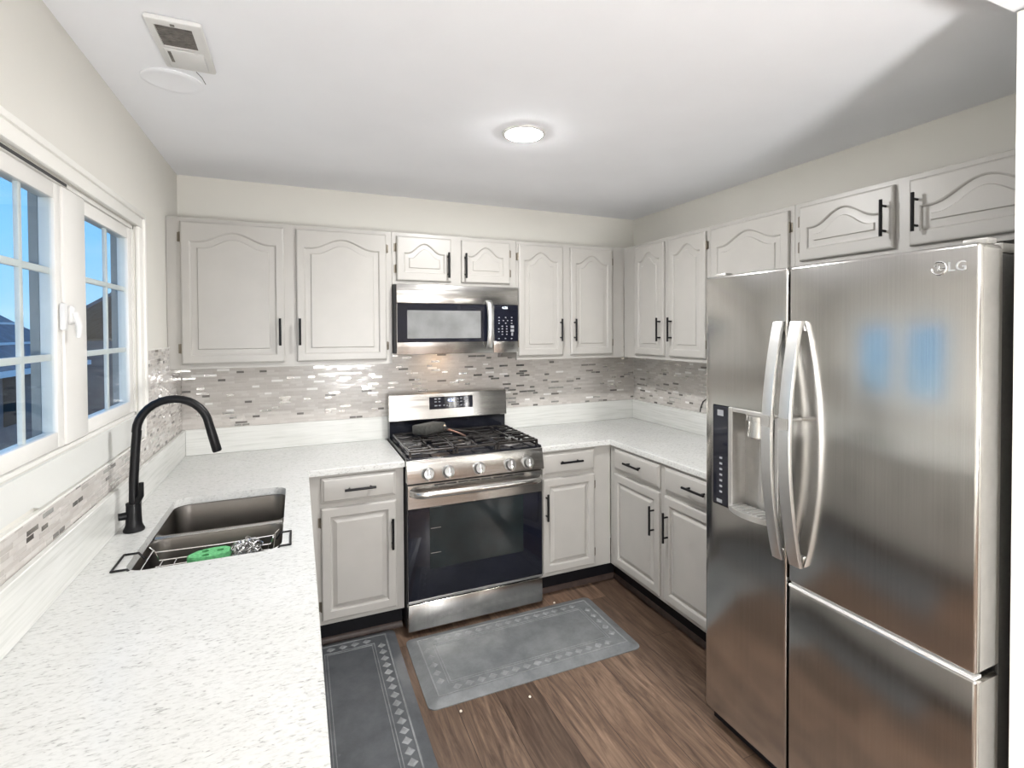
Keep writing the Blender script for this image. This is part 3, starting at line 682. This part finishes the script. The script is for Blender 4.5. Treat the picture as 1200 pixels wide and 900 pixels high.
# cooktop
m = MB(); m.box(X0, -.662, .9125, X1, -.118, .921, .003); m.box(X0, -.662, .917, X0+.012, -.118, .926, .002); m.box(X1-.012, -.662, .917, X1, -.118, .926, .002); m.build('cooktop', 'enamel', rg)
for (bx, by, br) in ((1.235, -.53, .042), (1.235, -.25, .034), (1.473, -.39, .050), (1.71, -.53, .046), (1.71, -.25, .036)):
    m = MB(); m.lathe([(br*1.25, .0005), (br*1.2, .006), (br, .009), (br, .014)], (bx, by, .921)); bb = m.build('burner', 'burner', rg)
    m = MB(); m.lathe([(br*.92, .0142), (br*.95, .019), (br*.8, .023), (.004, .024)], (bx, by, .921)); m.build('burner_cap', 'iron', bb)
gz0, gz1 = .946, .958
xs = [X0+.012, X0+.262, X1-.262, X1-.012]
for i in range(3):
    a, b = xs[i]+.003, xs[i+1]-.003; m = MB(); y0, y1 = -.648, -.135; bw = .009
    m.box(a, y0, gz0, a+bw, y1, gz1, .002, 1); m.box(b-bw, y0, gz0, b, y1, gz1, .002, 1); m.box(a, y0, gz0, b, y0+bw, gz1, .002, 1); m.box(a, y1-bw, gz0, b, y1, gz1, .002, 1)
    m.box(a, (y0+y1)/2-.006, gz0, b, (y0+y1)/2+.006, gz1+.001, .002, 1)
    cxm = (a+b)/2
    for by in ((y0*.75+y1*.25), (y0*.25+y1*.75)):
        for s in (-1, 1):
            m.box(min(cxm+s*.030, cxm+s*.5*(b-a)), by-.004, gz0+.001, max(cxm+s*.030, cxm+s*.5*(b-a)), by+.004, gz1+.003, .002, 1)
            m.box(cxm-.005, min(by+s*.03, by+s*.13), gz0+.001, cxm+.005, max(by+s*.03, by+s*.13), gz1+.003, .002, 1)
            for q in (.082,):
                m.box(min(cxm+s*(.045), cxm+s*.5*(b-a)), by+q-.004, gz0+.001, max(cxm+s*.045, cxm+s*.5*(b-a)), by+q+.004, gz1+.002, .002, 1)
                m.box(min(cxm+s*(.045), cxm+s*.5*(b-a)), by-q-.004, gz0+.001, max(cxm+s*.045, cxm+s*.5*(b-a)), by-q+.004, gz1+.002, .002, 1)
    for fx_ in (a+.006, b-.006):
        for fy_ in (y0+.006, y1-.006, (y0+y1)/2): m.box(fx_-.006, fy_-.006, .9212, fx_+.006, fy_+.006, gz0+.002)
    m.build('grate', 'iron', rg)
# backguard
m = MB(); m.loops([[(x, -.030, .914), (x, -.100, .914), (x, -.100, 1.024), (x, -.030, 1.024)] for x in (X0+.004, X1-.004)]); m.build('lower_backguard', 'enamel', rg, label='black lower strip of the backguard')
m = MB(); m.box(X0+.02, -.1035, .927, X0+.05, -.0995, .965, .003) if False else None
m.loops([[(x, -.030, 1.025), (x, -.118, 1.025), (x, -.122, 1.029), (x, -.110, 1.184), (x, -.102, 1.190), (x, -.030, 1.190)] for x in (X0, X1)]); bgd = m.build('backguard', 'steel_h', rg, angle=40)
def bgy(z): return -.122+(z-1.029)/(1.184-1.029)*.012
m = MB(); m.loops([[(x, bgy(z)-o, z) for x, z in ((1.338, 1.086), (1.622, 1.086), (1.622, 1.163), (1.338, 1.163))] for o in (-.004, .0015)]); dp = m.build('display', 'bglass', bgd, smooth=False)
yv = Vector((0, .077, 1)).normalized()
text('clock_digits', '4:26', .026, (1.478, bgy(1.138)-.003, 1.138), (1, 0, 0), yv, 'digits', dp)
m = MB(); random.seed(2)
for (x, z, a, b) in [(1.378, 1.150, .014, .008), (1.402, 1.150, .014, .008), (1.378, 1.132, .014, .006), (1.402, 1.132, .012, .006), (1.380, 1.108, .018, .007), (1.404, 1.108, .014, .007), (1.432, 1.108, .01, .006), (1.452, 1.106, .006, .006),
                     (1.520, 1.146, .014, .008), (1.545, 1.147, .014, .008), (1.520, 1.126, .014, .007), (1.545, 1.126, .012, .007), (1.520, 1.104, .012, .004), (1.545, 1.104, .012, .006), (1.576, 1.142, .026, .020), (1.576, 1.122, .026, .004), (1.568, 1.104, .010, .007)]:
    m.box(x-a/2, bgy(z)-.0024, z-b/2, x+a/2, bgy(z)-.0016, z+b/2)
m.build('key_legend', 'legend', dp, smooth=False)
text('brand_mark', 'LG', .016, (1.135, bgy(1.048)-.001, 1.048), (1, 0, 0), yv, 'rubber', bgd)
# items left on the grates
m = MB(); bz = gz1+.0035
m.loops([[(x, y, z) for x, y in q] for q, z in ((((1.215, -.235), (1.272, -.292), (1.405, -.208), (1.352, -.150)), bz), (((1.208, -.237), (1.271, -.300), (1.413, -.208), (1.352, -.143)), bz+.006), (((1.206, -.237), (1.271, -.302), (1.415, -.208), (1.352, -.141)), bz+.050), (((1.214, -.236), (1.271, -.293), (1.406, -.208), (1.351, -.150)), bz+.056))])
bl = m.build('griddle_block', 'block', None, angle=50); tag(bl, 'dark grey rectangular block resting on the back left of the range grates', 'griddle block')
ut = thing('tongs', 'small tarnished metal tongs lying on the range grates beside the dark block', 'tongs', (1.44, -.29, bz))
m = MB(); m.tube([(1.405, -.228, bz+.020), (1.425, -.250, bz+.014), (1.46, -.34, bz+.008), (1.475, -.43, bz+.006)], [.009, .008, .006, .004], 8); m.build('arm', 'copper', ut)
m = MB(); m.tube([(1.405, -.235, bz+.020), (1.450, -.262, bz+.014), (1.52, -.31, bz+.008), (1.575, -.36, bz+.006)], [.009, .008, .006, .004], 8); m.build('arm', 'iron', ut)
m = MB(); m.lathe([(.004, -.012), (.012, -.008), (.013, .006), (.005, .012)], (1.405, -.225, bz+.03), (1, .4, .3), 12); m.build('hinge_cap', 'chrome', ut)

# ------------------------------------------------------------------ microwave
mw_ = thing('microwave_oven', 'stainless over-the-range microwave with dark window mounted above the gas range', 'microwave', (1.47, -.2, 1.444))
MX0, MX1 = 1.099, 1.8415
m = MB(); m.box(1.0885, -.325, 1.450, 1.8565, -.010, 1.8465, .003, 1); m.build('case', 'rubber', mw_)
m = MB(); m.box(MX0, -.360, 1.738, MX1, -.326, 1.8455, .004); m.box(MX0+.002, -.3615, 1.790, MX1-.002, -.359, 1.7915); m.build('vent_strip', 'steel_h', mw_)
m = MB(); m.box(MX0, -.360, 1.444, 1.6785, -.326, 1.7365, .004); md = m.build('door', 'steel_h', mw_)
m = MB(); m.box(MX0+.002, -.3625, 1.514, 1.676, -.3605, 1.7355, .0008, 1); m.build('door_glass', 'bglass', md)
m = MB(); m.box(1.157, -.3637, 1.536, 1.596, -.3627, 1.698); m.build('viewing_window', 'mwin', md, smooth=False)
m = MB(); L = []
for i in range(21):
    f = i/20; z = 1.474+.288*f; bow = .036*math.sin(math.pi*f)**.6
    L.append([(1.648+.019*a, -.368-bow+.007*b, z) for a, b in ((-1, .6), (-.8, -.6), (0, -1), (.8, -.6), (1, .6), (0, 1))])
m.loops(L); m.build('door_handle', 'handle', md, angle=60)
m = MB(); m.box(1.6795, -.360, 1.444, MX1, -.326, 1.7365, .004); kp = m.build('control_side', 'steel_h', mw_)
m = MB(); m.box(1.6815, -.3625, 1.514, MX1-.001, -.3605, 1.7355, .0008, 1); kg = m.build('keypad', 'bglass', kp)
text('clock_digits', '4:26', .022, (1.752, -.3632, 1.719), (1, 0, 0), (0, 0, 1), 'digits_w', kg)
m = MB(); random.seed(8)
for z, row in ((1.660, (1.714, 1.757, 1.797)), (1.641, (1.714, 1.742, 1.770, 1.797)), (1.625, (1.714, 1.757, 1.797)), (1.606, (1.735, 1.764)), (1.590, (1.712, 1.735, 1.764)), (1.573, (1.712, 1.735, 1.764)), (1.557, (1.735, 1.764)), (1.531, (1.712, 1.755, 1.796))):
    for x in row: m.box(x-.0045, -.3632, z-.003, x+.0045, -.3626, z+.003)
for z in (1.603, 1.580): m.box(1.790, -.3632, z-.008, 1.812, -.3626, z+.008)
m.box(1.795, -.3632, 1.548, 1.806, -.3626, 1.568)
m.build('key_legend', 'legend', kg, smooth=False)
m = MB(); m.box(1.25, -.30, 1.4435, 1.53, -.345, 1.4497); m.build('grease_filter', 'rubber', mw_, smooth=False)
m = MB(); m.box(1.36, -.13, 1.4445, 1.46, -.08, 1.4495); m.build('cooktop_lamp', 'hoodlamp', mw_, smooth=False)
m = MB(); m.box(1.838, -.0185, 1.398, 1.95, -.0085, 1.446, .002); k = m.build('wall_plate', 'plate', None); tag(k, 'dark taupe wall plate on the tile under the right end of the microwave', 'wall plate')

# ------------------------------------------------------------------ refrigerator
XF = 2.091; FY0, FY1, FYS = -2.624, -1.708, -2.091; FT = 1.788; DTK = .098
fr = thing('refrigerator', 'large stainless steel refrigerator with curved handles and water dispenser', 'refrigerator', (2.5, (FY0+FY1)/2, 0))
m = MB(); m.box(XF+DTK+.012, FY0+.004, .02, W-.03, FY1-.004, FT-.02, .006); m.build('case', 'fridge_side', fr)
def fdoor(name, y0, y1, z0, z1, cutbox=None):
    m = MB(); m.box(XF, y0, z0, XF+DTK, y1, z1, .009, 3)
    if cutbox:
        k = MB(); k.box(XF-.05, cutbox[0], cutbox[2], XF+.075, cutbox[1], cutbox[3], .004, 1); m.cut(k)
    return m.build(name, 'fridge', fr)
ld = fdoor('freezer_door', FYS+.004, FY1, .055, FT, (-2.055, -1.750, .895, 1.286))
rd = fdoor('refrigerator_door', FY0, FYS-.004, .730, FT)
bd = fdoor('lower_drawer', FY0, FYS-.004, .055, .718)
m = MB(); m.box(XF+.014, FY0-.0012, .740, XF+DTK-.002, FY0+.003, FT-.012); m.build('edge_panel', 'fridge_edge', rd, smooth=False)
m = MB(); m.box(XF+.014, FY0-.0012, .064, XF+DTK-.002, FY0+.003, .710); m.build('edge_panel', 'fridge_edge', bd, smooth=False)
m = MB(); m.box(XF-.0015, FY0+.004, .7185, XF+.03, FYS-.008, .7255); m.build('trim_strip', 'white_plastic', bd, smooth=False)
m = MB(); m.box(XF+DTK+.001, FY0+.012, .06, XF+DTK+.0115, FY1-.012, FT-.03); m.build('gasket', 'rubber', fr, smooth=False)
m = MB(); m.box(XF+.03, FY0+.02, .012, XF+.2, FY1-.02, .053); m.build('toe_grille', 'cabdark', fr, smooth=False)
for y0, y1 in ((FY0+.005, FY0+.06), (FY1-.06, FY1-.005)):
    m = MB(); m.box(XF+.045, y0, FT+.0005, XF+.085, y1, FT+.016, .004); m.box(XF+DTK+.005, y0-.003, FT-.019, XF+DTK+.14, y1+.003, FT+.006, .004); m.build('hinge_cover', 'disp', fr)
m = MB()
for y in (FY0+.08, FY1-.08):
    for x in (2.26, 2.88): m.lathe([(.022, 0), (.022, .021)], (x, y, 0), seg=12)
m.build('foot', 'rubber', fr)
def fhandle(parent, yc, w):
    m = MB(); L = []; n = 28
    for i in range(n+1):
        f = i/n; z = .800+.806*f; s = math.sin(math.pi*f); bow = .055*s**.85
        x = XF-.010-bow; hw = w/2
        L.append([(x+a, yc+b*hw, z) for a, b in ((.009, -.9), (.002, -1), (-.007, -.9), (-.009, 0), (-.007, .9), (.002, 1), (.009, .9))])
    m.loops(L); m.box(XF-.020, yc-w*.35, .800, XF-.0005, yc+w*.35, .832, .003); m.box(XF-.020, yc-w*.35, 1.574, XF-.0005, yc+w*.35, 1.606, .003)
    h = m.build('handle', 'handle', parent, angle=50)
    p = MB(); p.tube([(XF-.060, yc-.006, 1.285), (XF-.0005, yc-.006, 1.285)], .006, 10); p.box(XF-.0755, yc-w*.42, 1.255, XF-.0735, yc+w*.42, 1.292); p.build('handle_post', 'disp', h)
fhandle(ld, -2.064, .040); fhandle(rd, -2.133, .044)
# water and ice dispenser
dsp = bpy.data.objects.new('dispenser', None); COL.objects.link(dsp); dsp.parent = ld
dsp.location = (0, 0, 0)
def dbuild(mb, name, mat, smooth=True, label=None): return mb.build(name, mat, dsp, smooth, label)
m = MB(); m.box(XF-.0015, -1.829, .898, XF+.006, -1.752, 1.283, .0015, 1); dbuild(m, 'control_strip', 'bglass')
m = MB()
for i in range(7): m.box(XF-.0022, -1.800, .945+i*.022, XF-.0016, -1.786, .953+i*.022)
m.box(XF-.0022, -1.806, 1.245, XF-.0016, -1.775, 1.268); m.box(XF-.0022, -1.800, .905, XF-.0016, -1.772, .918)
dbuild(m, 'key_legend', 'legend', False)
m = MB()   # recess lining: frame and curved back
m.box(XF-.002, -1.850, .898, XF+.072, -1.8295, 1.284, .002, 1); m.box(XF-.002, -2.055, .898, XF+.072, -2.040, 1.284, .002, 1); m.box(XF-.001, -2.04, 1.268, XF+.072, -1.85, 1.284, .002, 1)
m.box(XF+.066, -2.04, .898, XF+.073, -1.85, 1.27); m.box(XF+.004, -2.04, .8965, XF+.066, -1.85, .902)
dbuild(m, 'recess', 'disp')
m = MB(); m.lathe([(.046, 0), (.046, -.018), (.038, -.020), (.042, -.075), (.036, -.082)], (XF+.022, -1.955, 1.268), (0, 0, 1), 24); dbuild(m, 'nozzle', 'steel')
m = MB(); m.tube([(XF+.052, -1.95, 1.185), (XF+.05, -1.95, .95)], [.014, .018], 10); dbuild(m, 'paddle', 'disp')
m = MB(); pts = [(-1.832, 0)]+[(-1.832-.218*i/12, .036*math.sin(math.pi*i/12)**.7) for i in range(1, 12)]+[(-2.05, 0)]
m.loops([[(XF-.001-d, y, z) for y, d in pts]+[(XF+.05, -2.05, z), (XF+.05, -1.832, z)] for z in (.896, .915)]); tr = dbuild(m, 'drip_tray', 'disp')
m = MB()
for i in range(9): m.box(XF-.022, -1.852-.021*i, .9152, XF+.045, -1.858-.021*i, .9172)
dbuild(m, 'tray_slats', 'handle', False)
# maker's badge
Yb, Zb = -2.537, 1.734
m = MB(); n = 28
m.tube([(XF-.002, Yb+.0165*math.cos(a), Zb+.0165*math.sin(a)) for a in [rad(60+300*i/n) for i in range(n+1)]], .0022, 6)
m.tube([(XF-.002, Yb+.002, Zb+.008), (XF-.002, Yb+.002, Zb-.006), (XF-.002, Yb-.007, Zb-.006)], .0018, 6)
m.tube([(XF-.002, Yb-.0165, Zb), (XF-.002, Yb-.007, Zb)], .0018, 6); m.tube([(XF-.002, Yb+.010, Zb+.005), (XF-.002, Yb+.0095, Zb+.0075)], .0022, 6)
m.build('badge_emblem', 'chrome', rd)
text('badge_letters', 'LG', .034, (XF-.001, -2.577, 1.734), (0, -1, 0), (0, 0, 1), 'handle', rd, .002)

# ------------------------------------------------------------------ floor mats
def make_mat(t, x0, y0, x1, y1, mat, hi, h=.018, bw=.046, band=.085, sides='all'):
    m = MB(); r = .035
    m.loops([[(x, y, .0005) for x, y in rrect(x0, y0, x1, y1, r, 5)], [(x, y, .004) for x, y in rrect(x0, y0, x1, y1, r, 5)], [(x, y, h-.001) for x, y in rrect(x0+bw-.004, y0+bw-.004, x1-bw+.004, y1-bw+.004, .012, 5)], [(x, y, h) for x, y in rrect(x0+bw, y0+bw, x1-bw, y1-bw, .008, 5)]])
    m.build('pad', mat, t, angle=60)
    b = MB(); z0, z1 = h-.0005, h+.0016; i0, i1, j0, j1 = x0+bw+.004, x1-bw-.004, y0+bw+.004, y1-bw-.004
    def frame(k, wd):
        a, c, d, e = i0+k, i1-k, j0+k, j1-k
        b.box(a, d, z0, c, d+wd, z1); b.box(a, e-wd, z0, c, e, z1); b.box(a, d+wd, z0, a+wd, e-wd, z1); b.box(c-wd, d+wd, z0, c, e-wd, z1)
    frame(0, .006); frame(band-.022, .003); frame(band-.010, .003)
    b.build('border_lines', hi, t, smooth=False)
    q = MB(); mid = (band-.020)/2+.001; hw = (band-.036)/2
    def leaf(cx, cy, dx, dy, L):
        px, py = -dy, dx
        pts = [(cx-dx*L, cy-dy*L), (cx-dx*L*.2+px*hw*.9, cy-dy*L*.2+py*hw*.9), (cx+dx*L, cy+dy*L), (cx-dx*L*.2-px*hw*.9, cy-dy*L*.2-py*hw*.9)]
        top = [(cx+(x-cx)*.45, cy+(y-cy)*.45) for x, y in pts]
        q.loops([[(x, y, z0) for x, y in pts], [(x, y, z1+.0012) for x, y in top]])
    nx = max(3, int((i1-i0-2*band*.8)/.054)); ny = max(3, int((j1-j0-2*band*.8)/.054))
    for i in range(nx):
        x = i0+band*.8+(i1-i0-1.6*band)*(i+.5)/nx
        leaf(x, j0+mid, 1, 0, .024); leaf(x, j1-mid, 1, 0, .024)
    for i in range(ny):
        y = j0+band*.8+(j1-j0-1.6*band)*(i+.5)/ny
        leaf(i0+mid, y, 0, 1, .024); leaf(i1-mid, y, 0, 1, .024)
    q.build('border_leaves', hi, t, smooth=False)
mt = thing('floor_mat', 'light grey embossed anti-fatigue mat on the floor in front of the range', 'mat', (1.6, -.96, 0))
make_mat(mt, 1.070, -1.225, 2.137, -.688, 'mat', 'mat_hi')
mt = thing('floor_mat', 'dark grey embossed mat running along the left counter at the sink', 'mat', (.8, -1.3, 0))
make_mat(mt, .575, -2.1, 1.036, -.555, 'mat_dark', 'mat_hi2')
for x, y, g in ((1.190, -1.272, 'pale crumb on the wood floor by the near left corner of the grey mat'), (1.486, -1.312, 'pale crumb on the wood floor below the middle of the grey mat'), (1.931, -.668, 'pale crumb on the wood floor between the range and corner cabinet')):
    m = MB(); m.lathe([(.002, 0), (.006, .001), (.005, .005), (.002, .007)], (x, y, .0003), (0, 0, 1), 7); c = m.build('floor_crumb', 'crumb', None); tag(c, g, 'crumb', 'crumbs on the floor')
m = MB(); m.tube([(W-.012, -.735, ZU+.004), (W-.012, -.742, ZU+.035), (W-.014, -.765, ZU+.075), (W-.014, -.80, ZU+.098), (W-.013, -.90, ZU+.10), (W-.013, -1.1, ZU+.06), (W-.013, -1.3, ZU+.004)], .0035, 6)
c = m.build('power_cord', 'cord', None); tag(c, 'thin black cord on the right tile beside the refrigerator', 'cord')

# ------------------------------------------------------------------ ceiling fixtures
def recessed(x, y, r, lampmat, label, group=None):
    t = thing('recessed_light', label, 'ceiling light', (x, y, H), group)
    m = MB(); m.lathe([(r+.016, -.0005), (r+.014, -.007), (r+.002, -.009), (r, -.004)], (x, y, H), seg=40); m.build('trim_ring', 'white_plastic', t)
    m = MB(); dm = .007 if r < .1 else .006; m.lathe([(r*.98*math.cos(rad(q)), -.0085-dm*math.sin(rad(q))) for q in (0, 15, 30, 45, 60, 75, 89)], (x, y, H), seg=40); m.build('diffuser', lampmat, t)
    return t
recessed(1.485, -1.275, .078, 'lamp', 'lit round recessed ceiling light in the middle of the kitchen')
recessed(1.47, -2.36, .078, 'lamp2', 'lit round ceiling light nearest the dining opening')
for x, y in ((1.0, -4.2), (3.0, -4.2), (1.0, -5.4), (3.0, -5.4)):  # unseen lamps added behind the camera to fill the kitchen with light
    recessed(x, y, .16, 'fill_ceil', 'lit round ceiling light added unseen behind the camera as kitchen fill', 'added fill lights behind the camera')
t = thing('fill_globe_lamp', 'lit white globe added unseen behind the camera as kitchen fill light', 'fill lamp', (1.25, -4.6, .98))  # hanging globe added out of view to brighten ceiling and cabinets
m = MB(); m.lathe([(.21*math.sin(rad(a)), .06+.21-.21*math.cos(rad(a))-.21+.07) for a in range(4, 173, 8)], (1.25, -4.6, .98), seg=28); m.build('globe', 'globe', t)
m = MB(); m.lathe([(.035, .262), (.045, .28), (.045, .31), (.006, .33), (.006, 1.43), (.05, 1.43), (.05, 1.446)], (1.25, -4.6, .98), seg=18); m.build('stem', 'black', t)
t = thing('ceiling_cover', 'round white blank cover on the ceiling next to the vent', 'ceiling cover', (.211, -1.232, H))
m = MB(); m.lathe([(.090, -.0005), (.090, -.003), (.086, -.005), (.070, -.0058), (.066, -.0048), (.003, -.0048)], (.211, -1.232, H), seg=44); m.build('cover_plate', 'ceiling', t)
vt = thing('ceiling_vent', 'white rectangular ceiling vent with dusty grille half', 'vent', (.288, -1.512, H))
VX0, VX1, VY0, VY1 = .220, .356, -1.657, -1.368
m = MB(); m.box(VX0, VY0, H-.0165, VX1, VY1, H-.0005, .007); k = MB(); k.box(.240, -1.630, H-.03, .328, -1.512, H-.006); m.cut(k); m.build('vent_frame', 'white_plastic', vt)
m = MB(); m.box(.241, -1.629, H-.008, .327, -1.513, H-.0062)
for i in range(12): m.box(.241, -1.626+i*.0097, H-.014, .327, -1.622+i*.0097, H-.008)
m.build('grille', 'grille', vt, smooth=False)
m = MB(); m.box(.238, -1.502, H-.021, .338, -1.388, H-.0162, .004); vp = m.build('lamp_cover', 'white_plastic', vt)
m = MB(); m.box(.246, -1.495, H-.0225, .254, -1.43, H-.0212); m.box(.280, -1.646, H-.0195, .290, -1.639, H-.0162); m.build('dirty_mark', 'grille', vt, smooth=False)
m = MB(); m.tube([(.30, -1.372, H-.017), (.312, -1.345, H-.022), (.318, -1.32, H-.03)], .0012, 5); m.build('loose_wire', 'rubber', vt)
